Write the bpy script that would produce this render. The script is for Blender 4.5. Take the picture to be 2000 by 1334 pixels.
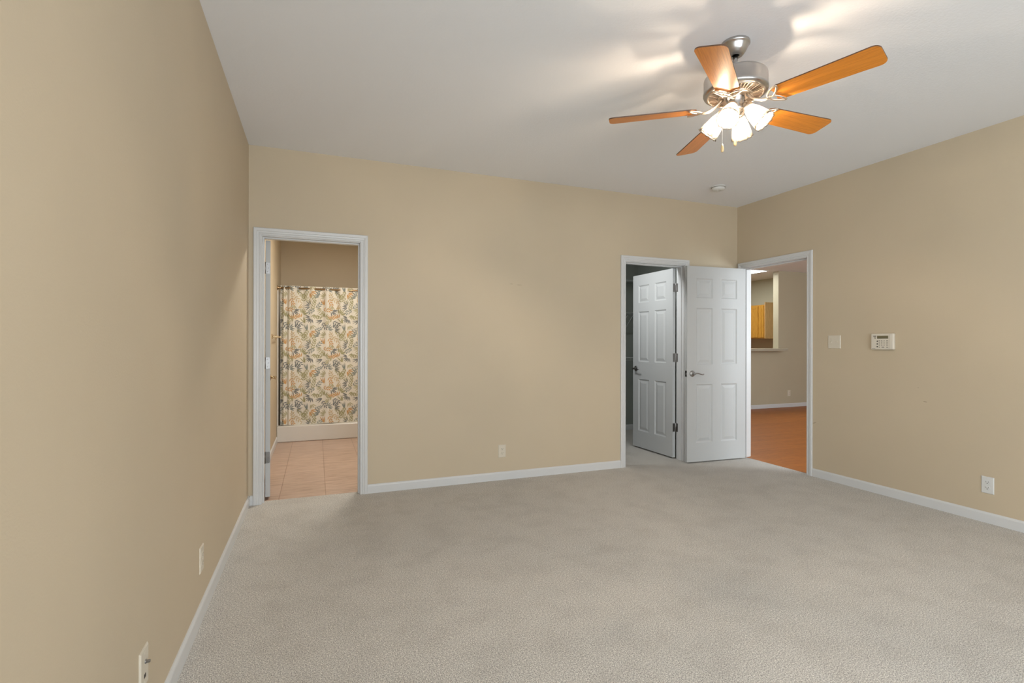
import bpy, bmesh, math, random
from math import sin, cos, pi, radians
from mathutils import Vector, Matrix, noise

for o in list(bpy.data.objects):
    bpy.data.objects.remove(o, do_unlink=True)
sc = bpy.context.scene
COL = sc.collection

# ------------------------------------------------------------------ camera
CAM_H = 1.235
F_PX, YAW, CY, ROLL = 984.77, 0.36983, 671.16, 0.00187
cd = bpy.data.cameras.new('camera'); cam = bpy.data.objects.new('camera', cd); COL.objects.link(cam)
fw = Vector((sin(YAW), cos(YAW), 0)); rt0 = Vector((cos(YAW), -sin(YAW), 0)); up0 = Vector((0, 0, 1))
rt = rt0 * cos(ROLL) + up0 * sin(ROLL); up = up0 * cos(ROLL) - rt0 * sin(ROLL)
M = Matrix((rt, up, -fw)).transposed().to_4x4(); M.translation = (0, 0, CAM_H)
cam.matrix_world = M
cd.sensor_fit = 'HORIZONTAL'; cd.sensor_width = 36.0
cd.lens = F_PX / 2000 * 36.0
cd.shift_y = (CY - 667.0) / 2000
cd.clip_start = 0.02; cd.clip_end = 100
sc.camera = cam

# ------------------------------------------------------------------ world, daylight, exposure
w = bpy.data.worlds.new('sky'); sc.world = w; w.use_nodes = True
bg = w.node_tree.nodes['Background']; bg.inputs[0].default_value = (0.75, 0.87, 1.0, 1); bg.inputs[1].default_value = 1.0

def area(name, loc, rot, sx, sy, power, col, spread=180):
    l = bpy.data.lights.new(name, 'AREA'); l.shape = 'RECTANGLE'; l.size = sx; l.size_y = sy
    l.energy = power; l.color = col; l.spread = radians(spread)
    o = bpy.data.objects.new(name, l); COL.objects.link(o); o.location = loc; o.rotation_euler = rot
    return o
# daylight through the rear window; side window added to brighten the right wall
area('daylight_rear', (1.3, -2.56, 1.30), (radians(101), 0, 0), 3.0, 1.9, 142, (0.86, 0.94, 1.0))
area('fill_side', (-0.80, -1.20, 1.40), (radians(92), 0, radians(-90)), 1.4, 1.5, 58, (0.84, 0.935, 1.0))
area('bathroom_light', (0.75, 5.55, 2.70), (0, 0, 0), 0.5, 0.3, 34, (1.0, 0.97, 0.90))
area('closet_fill', (2.35, 4.64, 2.50), (radians(55), 0, radians(-90)), 0.25, 0.25, 8.0, (0.95, 0.99, 1.0), 115)  # unseen lamp added to brighten the closet door
area('hall_fill', (6.4, 1.2, 1.6), (radians(104), 0, radians(-10)), 2.2, 1.6, 122, (0.84, 0.94, 1.0))  # unseen area light added inside the hall, which has no window

vs = sc.view_settings
sc.display_settings.display_device = 'sRGB'
vs.view_transform = 'Standard'; vs.look = 'None'; vs.gamma = 1.0; vs.use_curve_mapping = False
vs.exposure = 0.11

# ------------------------------------------------------------------ constants of the place
XL, XR, YB, YR, H = -0.4834, 4.338, 4.300, -2.30, 2.745     # main room
WT = 0.115                                                   # wall thickness
BX = -0.462                                                  # bathroom left wall
DOOR_H = 2.057

# ------------------------------------------------------------------ materials
def s2l(c):
    return tuple(((x / 255) / 12.92 if x / 255 <= 0.04045 else ((x / 255 + 0.055) / 1.055) ** 2.4) for x in c)
MATS = {}
def base_mat(name, col, rough=0.5, metal=0.0, spec=0.5):
    m = bpy.data.materials.new(name); m.use_nodes = True
    b = m.node_tree.nodes['Principled BSDF']
    b.inputs['Base Color'].default_value = (*col, 1); b.inputs['Roughness'].default_value = rough
    b.inputs['Metallic'].default_value = metal; b.inputs['Specular IOR Level'].default_value = spec
    MATS[name] = m
    return m, m.node_tree, b
def N(nt, t, **kw):
    n = nt.nodes.new(t)
    for k, v in kw.items(): setattr(n, k, v)
    return n
def obj_coords(nt, scale=(1, 1, 1)):
    tc = N(nt, 'ShaderNodeTexCoord'); mp = N(nt, 'ShaderNodeMapping')
    nt.links.new(tc.outputs['Object'], mp.inputs[0]); mp.inputs['Scale'].default_value = scale
    return mp
def add_bump(nt, b, vec, scale, strength, dist, detail=2):
    n = N(nt, 'ShaderNodeTexNoise'); n.inputs['Scale'].default_value = scale; n.inputs['Detail'].default_value = detail
    nt.links.new(vec.outputs[0], n.inputs['Vector'])
    bp = N(nt, 'ShaderNodeBump'); bp.inputs['Strength'].default_value = strength; bp.inputs['Distance'].default_value = dist
    nt.links.new(n.outputs[0], bp.inputs['Height']); nt.links.new(bp.outputs[0], b.inputs['Normal'])
    return n, bp
def ramp(nt, src, stops):
    r = N(nt, 'ShaderNodeValToRGB'); e = r.color_ramp.elements
    while len(e) < len(stops): e.new(0.5)
    for i, (p, c) in enumerate(stops): e[i].position = p; e[i].color = (*c, 1)
    nt.links.new(src, r.inputs[0]); return r

def wall_paint(name, col, marks=()):
    m, nt, b = base_mat(name, col, 0.55, 0, 0.35)
    v = obj_coords(nt); add_bump(nt, b, v, 170, 0.10, 0.004)
    # faint roller mottling
    n = N(nt, 'ShaderNodeTexNoise'); n.inputs['Scale'].default_value = 1.3; n.inputs['Detail'].default_value = 3
    nt.links.new(v.outputs[0], n.inputs['Vector'])
    r = ramp(nt, n.outputs[0], [(0.3, tuple(c * 0.97 for c in col)), (0.7, tuple(c * 1.03 for c in col))])
    last = r.outputs[0]
    for (px, py, pz, ang, L, W) in marks:      # small scuffs on the paint
        vm = N(nt, 'ShaderNodeMapping'); vm.vector_type = 'TEXTURE'
        vm.inputs['Location'].default_value = (px, py, pz)
        vm.inputs['Rotation'].default_value = ang
        vm.inputs['Scale'].default_value = (L, W, W) if ang[2] == 0 and name.endswith('back') else (W, L, W)
        nt.links.new(v.outputs[0], vm.inputs[0])
        g = N(nt, 'ShaderNodeTexGradient'); g.gradient_type = 'SPHERICAL'; nt.links.new(vm.outputs[0], g.inputs[0])
        mr = ramp(nt, g.outputs[0], [(0.0, (0, 0, 0)), (0.5, (0.45, 0.45, 0.45))])
        mx = N(nt, 'ShaderNodeMix'); mx.data_type = 'RGBA'; nt.links.new(mr.outputs[0], mx.inputs[0])
        nt.links.new(last, mx.inputs[6]); mx.inputs[7].default_value = (0.16, 0.11, 0.07, 1); last = mx.outputs[2]
    nt.links.new(last, b.inputs['Base Color'])
    return m
TAN = (0.580, 0.483, 0.348)
wall_paint('tan_paint', TAN)
wall_paint('tan_paint_back', TAN, [(1.74, 4.30, 1.775, (0, 0, 0), 0.035, 0.0035), (1.66, 4.30, 1.78, (0, 0, 0), 0.02, 0.0025)])
wall_paint('tan_paint_right', TAN, [(4.338, 3.370, 0.500, (radians(-25), 0, 0), 0.022, 0.006), (4.338, 2.452, 0.797, (radians(12), 0, 0), 0.018, 0.005), (4.338, 2.50, 0.90, (0, 0, 0), 0.004, 0.004)])
wall_paint('tan_paint_dimmed', (0.50, 0.44, 0.315))  # tan paint darkened to offset reddish bounce light from the floor
wall_paint('kitchen_paint', (0.58, 0.55, 0.42))
wall_paint('closet_paint_shaded', (0.30, 0.32, 0.29))  # white-grey walls, with the closet's shade put into the colour

m, nt, b = base_mat('ceiling_paint', (0.87, 0.88, 0.91), 0.75, 0, 0.2)
v = obj_coords(nt); add_bump(nt, b, v, 85, 0.22, 0.005, 3)

def trim_mat(name, col):
    m, nt, b = base_mat(name, col, 0.32, 0, 0.5)
    v = obj_coords(nt); add_bump(nt, b, v, 60, 0.05, 0.002)
    return m
WHITE = (0.66, 0.662, 0.66)
trim_mat('white_trim', WHITE)
m, nt, b = base_mat('white_door', (0.52, 0.525, 0.52), 0.5, 0, 0.3)
v = obj_coords(nt, (60, 60, 2.0)); add_bump(nt, b, v, 3.0, 0.12, 0.0015, 4)

# carpet
m, nt, b = base_mat('carpet_beige', (0.45, 0.41, 0.36), 0.95, 0, 0.1)
v = obj_coords(nt)
n1 = N(nt, 'ShaderNodeTexNoise'); n1.inputs['Scale'].default_value = 230; n1.inputs['Detail'].default_value = 3; n1.inputs['Roughness'].default_value = 0.7
n2 = N(nt, 'ShaderNodeTexNoise'); n2.inputs['Scale'].default_value = 4.5; n2.inputs['Detail'].default_value = 5; n2.inputs['Roughness'].default_value = 0.62
n3 = N(nt, 'ShaderNodeTexNoise'); n3.inputs['Scale'].default_value = 105; n3.inputs['Detail'].default_value = 4; n3.inputs['Roughness'].default_value = 0.8
for n in (n1, n2, n3): nt.links.new(v.outputs[0], n.inputs['Vector'])
r1 = ramp(nt, n1.outputs[0], [(0.37, (0.24, 0.225, 0.20)), (0.50, (0.60, 0.557, 0.503)), (0.62, (0.90, 0.865, 0.79))])
r2 = ramp(nt, n2.outputs[0], [(0.36, (0.91, 0.905, 0.90)), (0.55, (1, 1, 1))])
r3 = ramp(nt, n3.outputs[0], [(0.36, (0.72, 0.72, 0.72)), (0.62, (1.16, 1.16, 1.16))])
mm = N(nt, 'ShaderNodeMix'); mm.data_type = 'RGBA'; mm.blend_type = 'MULTIPLY'; mm.inputs[0].default_value = 1
nt.links.new(r1.outputs[0], mm.inputs[6]); nt.links.new(r2.outputs[0], mm.inputs[7])
m3 = N(nt, 'ShaderNodeMix'); m3.data_type = 'RGBA'; m3.blend_type = 'MULTIPLY'; m3.inputs[0].default_value = 0.8
nt.links.new(mm.outputs[2], m3.inputs[6]); nt.links.new(r3.outputs[0], m3.inputs[7])
nt.links.new(m3.outputs[2], b.inputs['Base Color'])
bp = N(nt, 'ShaderNodeBump'); bp.inputs['Strength'].default_value = 0.6; bp.inputs['Distance'].default_value = 0.006
nt.links.new(n1.outputs[0], bp.inputs['Height']); nt.links.new(bp.outputs[0], b.inputs['Normal'])
b.inputs['Sheen Weight'].default_value = 0.15; b.inputs['Sheen Roughness'].default_value = 0.6

def wood(name, c1, c2, axis_scale, rough=0.35, wave=6, spec=0.5):
    m, nt, b = base_mat(name, c1, rough, 0, spec)
    v = obj_coords(nt, axis_scale)
    n = N(nt, 'ShaderNodeTexNoise'); n.inputs['Scale'].default_value = wave; n.inputs['Detail'].default_value = 6; n.inputs['Roughness'].default_value = 0.65
    n.inputs['Distortion'].default_value = 0.6
    nt.links.new(v.outputs[0], n.inputs['Vector'])
    r = ramp(nt, n.outputs[0], [(0.3, c2), (0.52, c1), (0.75, tuple(min(1, x * 1.15) for x in c1))])
    nt.links.new(r.outputs[0], b.inputs['Base Color'])
    return m, nt, b, r
wood('oak_cabinet', (0.60, 0.29, 0.04), (0.44, 0.19, 0.022), (12, 12, 1.2))
wood('oak_side', (0.70, 0.45, 0.20), (0.60, 0.36, 0.14), (12, 12, 1.2))
wood('blade_wood', (0.72, 0.255, 0.028), (0.55, 0.165, 0.014), (1.3, 34, 34), 0.33, 5)
base_mat('blade_edge', (0.10, 0.045, 0.02), 0.4)
# hardwood laminate: boards run along X
m, nt, b, r = wood('hall_laminate', (0.47, 0.155, 0.026), (0.33, 0.095, 0.015), (1.4, 16, 1), 0.42, 5, 0.25)
br = N(nt, 'ShaderNodeTexBrick'); br.inputs['Scale'].default_value = 1.0
br.inputs['Brick Width'].default_value = 1.1; br.inputs['Row Height'].default_value = 0.095; br.inputs['Mortar Size'].default_value = 0.0012
br.inputs['Color1'].default_value = (1, 1, 1, 1); br.inputs['Color2'].default_value = (0.86, 0.84, 0.82, 1); br.inputs['Mortar'].default_value = (0.6, 0.55, 0.5, 1)
v = obj_coords(nt); nt.links.new(v.outputs[0], br.inputs[0])
mx = N(nt, 'ShaderNodeMix'); mx.data_type = 'RGBA'; mx.blend_type = 'MULTIPLY'; mx.inputs[0].default_value = 1
nt.links.new(r.outputs[0], mx.inputs[6]); nt.links.new(br.outputs[0], mx.inputs[7]); nt.links.new(mx.outputs[2], b.inputs['Base Color'])
# bathroom tile
m, nt, b = base_mat('pink_tile', (0.5, 0.35, 0.26), 0.35, 0, 0.4)
v = obj_coords(nt, (3.0, 26, 1))
n = N(nt, 'ShaderNodeTexNoise'); n.inputs['Scale'].default_value = 1.6; n.inputs['Detail'].default_value = 5; n.inputs['Roughness'].default_value = 0.6
nt.links.new(v.outputs[0], n.inputs['Vector'])
r = ramp(nt, n.outputs[0], [(0.30, (0.40, 0.265, 0.20)), (0.5, (0.54, 0.385, 0.30)), (0.72, (0.62, 0.46, 0.37))])
v2 = obj_coords(nt); v2.inputs['Location'].default_value = (0.277, 0.0 - 4.838 + 0.349 * 14, 0)
br = N(nt, 'ShaderNodeTexBrick'); br.offset = 0.0; br.inputs['Scale'].default_value = 1
br.inputs['Brick Width'].default_value = 0.349; br.inputs['Row Height'].default_value = 0.349; br.inputs['Mortar Size'].default_value = 0.003
br.inputs['Color1'].default_value = (1, 1, 1, 1); br.inputs['Color2'].default_value = (0.93, 0.92, 0.90, 1); br.inputs['Mortar'].default_value = (0.66, 0.60, 0.55, 1)
nt.links.new(v2.outputs[0], br.inputs[0])
mx = N(nt, 'ShaderNodeMix'); mx.data_type = 'RGBA'; mx.blend_type = 'MULTIPLY'; mx.inputs[0].default_value = 1
nt.links.new(r.outputs[0], mx.inputs[6]); nt.links.new(br.outputs[0], mx.inputs[7]); nt.links.new(mx.outputs[2], b.inputs['Base Color'])

def metal(name, col, rough, brushed=False):
    m, nt, b = base_mat(name, col, rough, 1.0)
    if brushed:
        v = obj_coords(nt, (1, 1, 60)); add_bump(nt, b, v, 20, 0.06, 0.001)
        b.inputs['Anisotropic'].default_value = 0.5
    return m
metal('brushed_nickel', (0.47, 0.46, 0.45), 0.28, True)
metal('bulb_lit_nickel', (0.74, 0.64, 0.54), 0.33)  # same nickel, bulb glow and orange blade reflections put into the colour
metal('satin_nickel', (0.34, 0.33, 0.32), 0.42)
metal('bronze_rod', (0.42, 0.30, 0.18), 0.3)
metal('brass', (0.55, 0.42, 0.25), 0.25)
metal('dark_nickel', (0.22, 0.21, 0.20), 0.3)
base_mat('matte_black', (0.015, 0.014, 0.013), 0.8)
base_mat('ivory_plastic', (0.68, 0.615, 0.505), 0.35)
base_mat('white_plastic', (0.68, 0.68, 0.66), 0.35)
base_mat('dark_slot', (0.05, 0.04, 0.035), 0.6)
base_mat('grey_print', (0.12, 0.10, 0.08), 0.6)
base_mat('lcd_screen', (0.155, 0.135, 0.075), 0.25)
base_mat('keypad_body', (0.70, 0.645, 0.55), 0.4)
base_mat('acrylic_white', (0.66, 0.63, 0.58), 0.25)
base_mat('laminate_top', (0.42, 0.38, 0.29), 0.3)
base_mat('rim_refraction', (0.20, 0.16, 0.12), 0.1)  # dark tone painted in for refraction along the shade's glass edge
base_mat('wire_white', (0.62, 0.64, 0.62), 0.4)
base_mat('pull_wood', (0.75, 0.55, 0.28), 0.4)
base_mat('cord_white', (0.8, 0.75, 0.68), 0.5)
base_mat('curtain_cream', (0.74, 0.70, 0.62), 0.8, 0, 0.1)
base_mat('leaf_slate', (0.19, 0.20, 0.20), 0.8, 0, 0.1)
base_mat('leaf_teal', (0.24, 0.27, 0.255), 0.8, 0, 0.1)
base_mat('leaf_olive', (0.36, 0.34, 0.19), 0.8, 0, 0.1)
base_mat('leaf_sage', (0.46, 0.43, 0.28), 0.8, 0, 0.1)
base_mat('leaf_orange', (0.58, 0.34, 0.15), 0.8, 0, 0.1)
base_mat('leaf_tan', (0.56, 0.44, 0.27), 0.8, 0, 0.1)

def emit(name, col, strength):
    m = bpy.data.materials.new(name); m.use_nodes = True; nt = m.node_tree; nt.nodes.clear()
    o = N(nt, 'ShaderNodeOutputMaterial'); e = N(nt, 'ShaderNodeEmission'); e.inputs[0].default_value = (*col, 1); e.inputs[1].default_value = strength
    nt.links.new(e.outputs[0], o.inputs[0]); MATS[name] = m; return m
emit('bulb_glow', (1.0, 0.85, 0.69), 11500)
emit('panel_glow', (0.95, 1.0, 0.98), 9.0)

# ribbed frosted glass of the lamp shades
m = bpy.data.materials.new('shade_glass'); m.use_nodes = True; MATS['shade_glass'] = m; nt = m.node_tree; nt.nodes.clear()
out = N(nt, 'ShaderNodeOutputMaterial'); tr = N(nt, 'ShaderNodeBsdfTransparent'); tl = N(nt, 'ShaderNodeBsdfTranslucent'); gl = N(nt, 'ShaderNodeBsdfGlossy')
tr.inputs[0].default_value = (1, 0.97, 0.92, 1); tl.inputs[0].default_value = (0.30, 0.27, 0.225, 1); gl.inputs['Roughness'].default_value = 0.15
df = N(nt, 'ShaderNodeBsdfDiffuse'); df.inputs[0].default_value = (0.40, 0.37, 0.32, 1)
attr = N(nt, 'ShaderNodeAttribute'); attr.attribute_name = 'clear'
mA = N(nt, 'ShaderNodeMixShader'); mA.inputs[0].default_value = 0.35; nt.links.new(tl.outputs[0], mA.inputs[1]); nt.links.new(df.outputs[0], mA.inputs[2])
mB = N(nt, 'ShaderNodeMixShader'); nt.links.new(attr.outputs['Fac'], mB.inputs[0]); nt.links.new(mA.outputs[0], mB.inputs[1]); nt.links.new(tr.outputs[0], mB.inputs[2])
fr = N(nt, 'ShaderNodeFresnel'); fr.inputs[0].default_value = 1.2
mC = N(nt, 'ShaderNodeMixShader'); nt.links.new(fr.outputs[0], mC.inputs[0]); nt.links.new(mB.outputs[0], mC.inputs[1]); nt.links.new(gl.outputs[0], mC.inputs[2])
nt.links.new(mC.outputs[0], out.inputs[0])
# window glass
m = bpy.data.materials.new('window_glass'); m.use_nodes = True; MATS['window_glass'] = m; nt = m.node_tree; nt.nodes.clear()
out = N(nt, 'ShaderNodeOutputMaterial'); tr = N(nt, 'ShaderNodeBsdfTransparent'); gl = N(nt, 'ShaderNodeBsdfGlossy'); gl.inputs['Roughness'].default_value = 0.02
mx = N(nt, 'ShaderNodeMixShader'); mx.inputs[0].default_value = 0.06; nt.links.new(tr.outputs[0], mx.inputs[1]); nt.links.new(gl.outputs[0], mx.inputs[2]); nt.links.new(mx.outputs[0], out.inputs[0])

# ------------------------------------------------------------------ mesh helpers
class MB:
    """collects shapes; build() links them as ONE mesh object"""
    def __init__(s): s.v = []; s.f = []; s.mi = []; s.sm = []
    def add(s, vs, fs, mi=0, smooth=False):
        o = len(s.v); s.v += [tuple(p) for p in vs]
        for f in fs: s.f.append(tuple(o + i for i in f)); s.mi.append(mi); s.sm.append(smooth)
        return s
    def box(s, x0, x1, y0, y1, z0, z1, mi=0):
        if x0 > x1: x0, x1 = x1, x0
        if y0 > y1: y0, y1 = y1, y0
        if z0 > z1: z0, z1 = z1, z0
        vs = [(x0, y0, z0), (x1, y0, z0), (x1, y1, z0), (x0, y1, z0), (x0, y0, z1), (x1, y0, z1), (x1, y1, z1), (x0, y1, z1)]
        return s.add(vs, [(0, 3, 2, 1), (4, 5, 6, 7), (0, 1, 5, 4), (1, 2, 6, 5), (2, 3, 7, 6), (3, 0, 4, 7)], mi)
    def lathe(s, prof, n=48, ctr=(0, 0, 0), mi=0, axis=None, smooth=True, fn=None):
        """prof: list of (radius, height); revolved about z through ctr, or about the axis vector"""
        c = Vector(ctr); Q = Matrix.Identity(3)
        if axis is not None: Q = Vector((0, 0, 1)).rotation_difference(Vector(axis).normalized()).to_matrix()
        vs = []; fs = []
        for j, (r, z) in enumerate(prof):
            for i in range(n):
                a = 2 * pi * i / n
                rr, zz = fn(j, a, r, z) if fn else (r, z)
                vs.append(tuple(c + Q @ Vector((rr * cos(a), rr * sin(a), zz))))
        for j in range(len(prof) - 1):
            for i in range(n):
                k = (i + 1) % n
                fs.append((j * n + i, j * n + k, (j + 1) * n + k, (j + 1) * n + i))
        return s.add(vs, fs, mi, smooth)
    def tube(s, pts, r, n=10, mi=0, closed=False, flat=1.0, caps=True):
        pts = [Vector(p) for p in pts]; m = len(pts); vs = []; fs = []
        prevn = None
        for i, p in enumerate(pts):
            if closed: t = pts[(i + 1) % m] - pts[i - 1]
            else: t = pts[min(i + 1, m - 1)] - pts[max(i - 1, 0)]
            t.normalize()
            ref = Vector((0, 0, 1)) if abs(t.z) < 0.95 else Vector((1, 0, 0))
            if prevn is None: nrm = (ref - t * ref.dot(t)).normalized()
            else: nrm = (prevn - t * prevn.dot(t)).normalized()
            prevn = nrm; bn = t.cross(nrm)
            rr = r[i] if isinstance(r, (list, tuple)) else r
            for k in range(n):
                a = 2 * pi * k / n
                vs.append(tuple(p + nrm * rr * cos(a) * flat + bn * rr * sin(a)))
        for i in range(m if closed else m - 1):
            j = (i + 1) % m
            for k in range(n):
                l = (k + 1) % n
                fs.append((i * n + k, i * n + l, j * n + l, j * n + k))
        if not closed and caps:
            fs.append(tuple(range(n - 1, -1, -1))); fs.append(tuple((m - 1) * n + k for k in range(n)))
        return s.add(vs, fs, mi, True)
    def extrude_poly(s, poly, z0, z1, mi=0, mi_side=None, T=None):
        """poly in (x,y) ccw, extruded in z; T maps a Vector"""
        n = len(poly); vs = [Vector((x, y, z0)) for x, y in poly] + [Vector((x, y, z1)) for x, y in poly]
        if T: vs = [T(v) for v in vs]
        s.add(vs, [tuple(range(n - 1, -1, -1)), tuple(range(n, 2 * n))], mi)
        s.add(vs, [(i, (i + 1) % n, n + (i + 1) % n, n + i) for i in range(n)], mi if mi_side is None else mi_side)
        return s
    def build(s, name, mats, parent=None, origin=None, bevel=0, seg=2, loc=None, rot=None):
        me = bpy.data.meshes.new(name)
        o3 = Vector(origin) if origin is not None else Vector((0, 0, 0))
        me.from_pydata([tuple(Vector(p) - o3) for p in s.v], [], s.f)
        if not isinstance(mats, (list, tuple)): mats = [mats]
        for m in mats: me.materials.append(MATS[m])
        for p, mi, sm in zip(me.polygons, s.mi, s.sm): p.material_index = mi; p.use_smooth = sm
        bm = bmesh.new(); bm.from_mesh(me); bmesh.ops.recalc_face_normals(bm, faces=bm.faces); bm.to_mesh(me); bm.free()
        me.update()
        o = bpy.data.objects.new(name, me); COL.objects.link(o)
        if parent: o.parent = parent
        if loc is not None: o.location = loc
        elif origin is not None and parent is None: o.location = origin
        if rot is not None: o.rotation_euler = rot
        if bevel:
            b = o.modifiers.new('edge', 'BEVEL'); b.width = bevel; b.segments = seg; b.limit_method = 'ANGLE'; b.angle_limit = radians(40)
        return o

def tag(o, label, cat, group=None, kind=None):
    o['label'] = label; o['category'] = cat
    if group: o['group'] = group
    if kind: o['kind'] = kind
    return o
def thing(name, label, cat, loc=(0, 0, 0), rz=0, group=None, kind=None):
    o = bpy.data.objects.new(name, None); COL.objects.link(o); o.location = loc; o.rotation_euler = (0, 0, rz)
    o.empty_display_size = 0.1
    return tag(o, label, cat, group, kind)
def struct(mb, name, mats, label, cat, **kw):
    o = mb.build(name, mats, **kw); return tag(o, label, cat, kind='structure')
def copy_thing(src, loc, rz, label):
    c = src.copy(); COL.objects.link(c); c.location = loc; c.rotation_euler = (0, 0, rz); c['label'] = label
    for ch in list(src.children):
        d = ch.copy(); COL.objects.link(d); d.parent = c
        for g in list(ch.children):
            e = g.copy(); COL.objects.link(e); e.parent = d
    return c

# ------------------------------------------------------------------ room shell
# door openings (finished jamb faces)
B0, B1 = -0.388, 0.330      # bathroom, in wall_back
C0, C1 = 2.890, 3.608       # closet, in wall_back
D0, D1 = 3.451, 4.219       # hall, in wall_right (y)
J = 0.018                   # jamb board
ZT = DOOR_H + J

mb = MB()
for x0, x1, z0, z1 in ((XL - WT, B0 - J, 0, H), (B0 - J, B1 + J, ZT, H), (B1 + J, C0 - J, 0, H), (C0 - J, C1 + J, ZT, H), (C1 + J, XR + WT, 0, H)):
    mb.box(x0, x1, YB, YB + WT, z0, z1)
struct(mb, 'wall_back', 'tan_paint_back', 'tan painted wall with the bathroom and closet doorways', 'wall')
mb = MB()
for y0, y1, z0, z1 in ((YR, D0 - J, 0, H), (D0 - J, D1 + J, ZT, H), (D1 + J, YB, 0, H)):
    mb.box(XR, XR + WT, y0, y1, z0, z1)
struct(mb, 'wall_right', 'tan_paint_right', 'tan painted wall with the hall doorway and alarm keypad', 'wall')
mb = MB(); W0, W1 = -1.95, -0.45        # added side window opening (behind the camera)
for y0, y1, z0, z1 in ((YR, W0, 0, H), (W0, W1, 0, 0.62), (W0, W1, 2.2, H), (W1, YB, 0, H)):
    mb.box(XL - WT, XL, y0, y1, z0, z1)
struct(mb, 'wall_left', 'tan_paint', 'long plain tan wall running beside the camera', 'wall')
mb = MB(); R0, R1 = -0.3, 2.9
for x0, x1, z0, z1 in ((XL - WT, R0, 0, H), (R0, R1, 0, 0.35), (R0, R1, 2.3, H), (R1, XR + WT, 0, H)):
    mb.box(x0, x1, YR - WT, YR, z0, z1)
struct(mb, 'wall_rear', 'tan_paint', 'tan painted wall holding the wide window', 'wall')
mb = MB(); mb.box(XL - WT, XR + WT, YR - WT, YB + WT, H, H + 0.1)
struct(mb, 'ceiling', 'ceiling_paint', 'flat white textured bedroom ceiling', 'ceiling')
# carpet: bedroom, closet and door thresholds
mb = MB()
mb.box(XL - 0.01, XR + 0.005, YR, YB + 0.005, -0.05, 0)
mb.box(B0 - J, B1 + J, YB + 0.005, 4.372, -0.05, 0)
mb.box(C0 - J, C1 + J, YB + 0.005, YB + WT, -0.05, 0)
mb.box(1.6, XR, YB + WT, 6.16, -0.05, 0)
mb.box(XR + 0.005, 4.372, D0 - J, D1 + J, -0.05, 0)
struct(mb, 'floor', 'carpet_beige', 'beige cut-pile carpet covering bedroom and closet', 'carpet')
# windows behind the camera
def window(name, ax, fixed, a0, a1, z0, z1, label):
    def P(mb, u0, u1, d0, d1, zz0, zz1, mi=0):
        if ax == 'x': mb.box(u0, u1, fixed + d0, fixed + d1, zz0, zz1, mi)
        else: mb.box(fixed + d0, fixed + d1, u0, u1, zz0, zz1, mi)
    f = MB(); t = 0.05; mid = (a0 + a1) / 2
    for u0, u1, q0, q1 in ((a0, a0 + t, z0, z1), (a1 - t, a1, z0, z1), (a0 + t, a1 - t, z0, z0 + t), (a0 + t, a1 - t, z1 - t, z1), (mid - t / 2, mid + t / 2, z0 + t, z1 - t)):
        P(f, u0, u1, -0.03, 0.03, q0, q1)
    r = struct(f, name, 'white_trim', label, 'window')
    g = MB(); P(g, a0 + t, mid - t / 2, -0.002, 0.002, z0 + t, z1 - t); P(g, mid + t / 2, a1 - t, -0.002, 0.002, z0 + t, z1 - t)
    g.build('window_pane', 'window_glass', r)
window('window_1', 'x', YR - 0.06, R0, R1, 0.35, 2.3, 'wide white framed window in the wall behind the camera')
window('added_window', 'y', XL - 0.06, W0, W1, 0.62, 2.2, 'unseen white framed window added for light at the camera end of the long plain wall')  # put in to send light onto the right wall and closet door

# bathroom
BR, BYE = 1.10, 7.66
mb = MB()
mb.box(BX - 0.10, BX, YB + WT, BYE, 0, H)
struct(mb, 'wall_bathroom_left', 'tan_paint', 'tan bathroom side wall behind the open door and towel bar', 'wall')
mb = MB(); mb.box(BX - 0.10, BR + 0.10, BYE, BYE + 0.1, 0, H); struct(mb, 'wall_bathroom_back', 'tan_paint', 'tan bathroom wall above the leaf print shower curtain', 'wall')
mb = MB(); mb.box(BR, BR + 0.1, YB + WT, BYE, 0, H); struct(mb, 'wall_bathroom_right', 'tan_paint', 'tan bathroom wall on the far side from the door', 'wall')
mb = MB(); mb.box(BX - 0.10, BR + 0.1, YB + WT, BYE + 0.1, H, H + 0.1); struct(mb, 'ceiling_bathroom', 'ceiling_paint', 'white bathroom ceiling', 'ceiling')
mb = MB(); mb.box(BX, BR, YB + WT, BYE, -0.05, -0.003); mb.box(B0 - J, B1 + J, 4.372, YB + WT, -0.05, -0.003)
struct(mb, 'floor_bathroom', 'pink_tile', 'pinkish beige ceramic tile floor of the bathroom', 'floor')
# closet
mb = MB(); mb.box(1.5, XR, 6.16, 6.26, 0, H); struct(mb, 'wall_closet_back', 'closet_paint_shaded', 'dark unlit closet wall behind the wire shelves', 'wall')
mb = MB(); mb.box(1.5, 1.6, YB + WT, 6.16, 0, H); struct(mb, 'wall_closet_left', 'closet_paint_shaded', 'dark closet wall far from the hall', 'wall')
mb = MB(); mb.box(XR, XR + WT, YB + WT, 6.26, 0, H); struct(mb, 'wall_closet_right', ['closet_paint_shaded'], 'closet wall shared with the hall', 'wall')
mb = MB(); mb.box(1.5, XR + WT, YB + WT, 6.26, H, H + 0.1); struct(mb, 'ceiling_closet', 'closet_paint_shaded', 'dim closet ceiling', 'ceiling')
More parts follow.
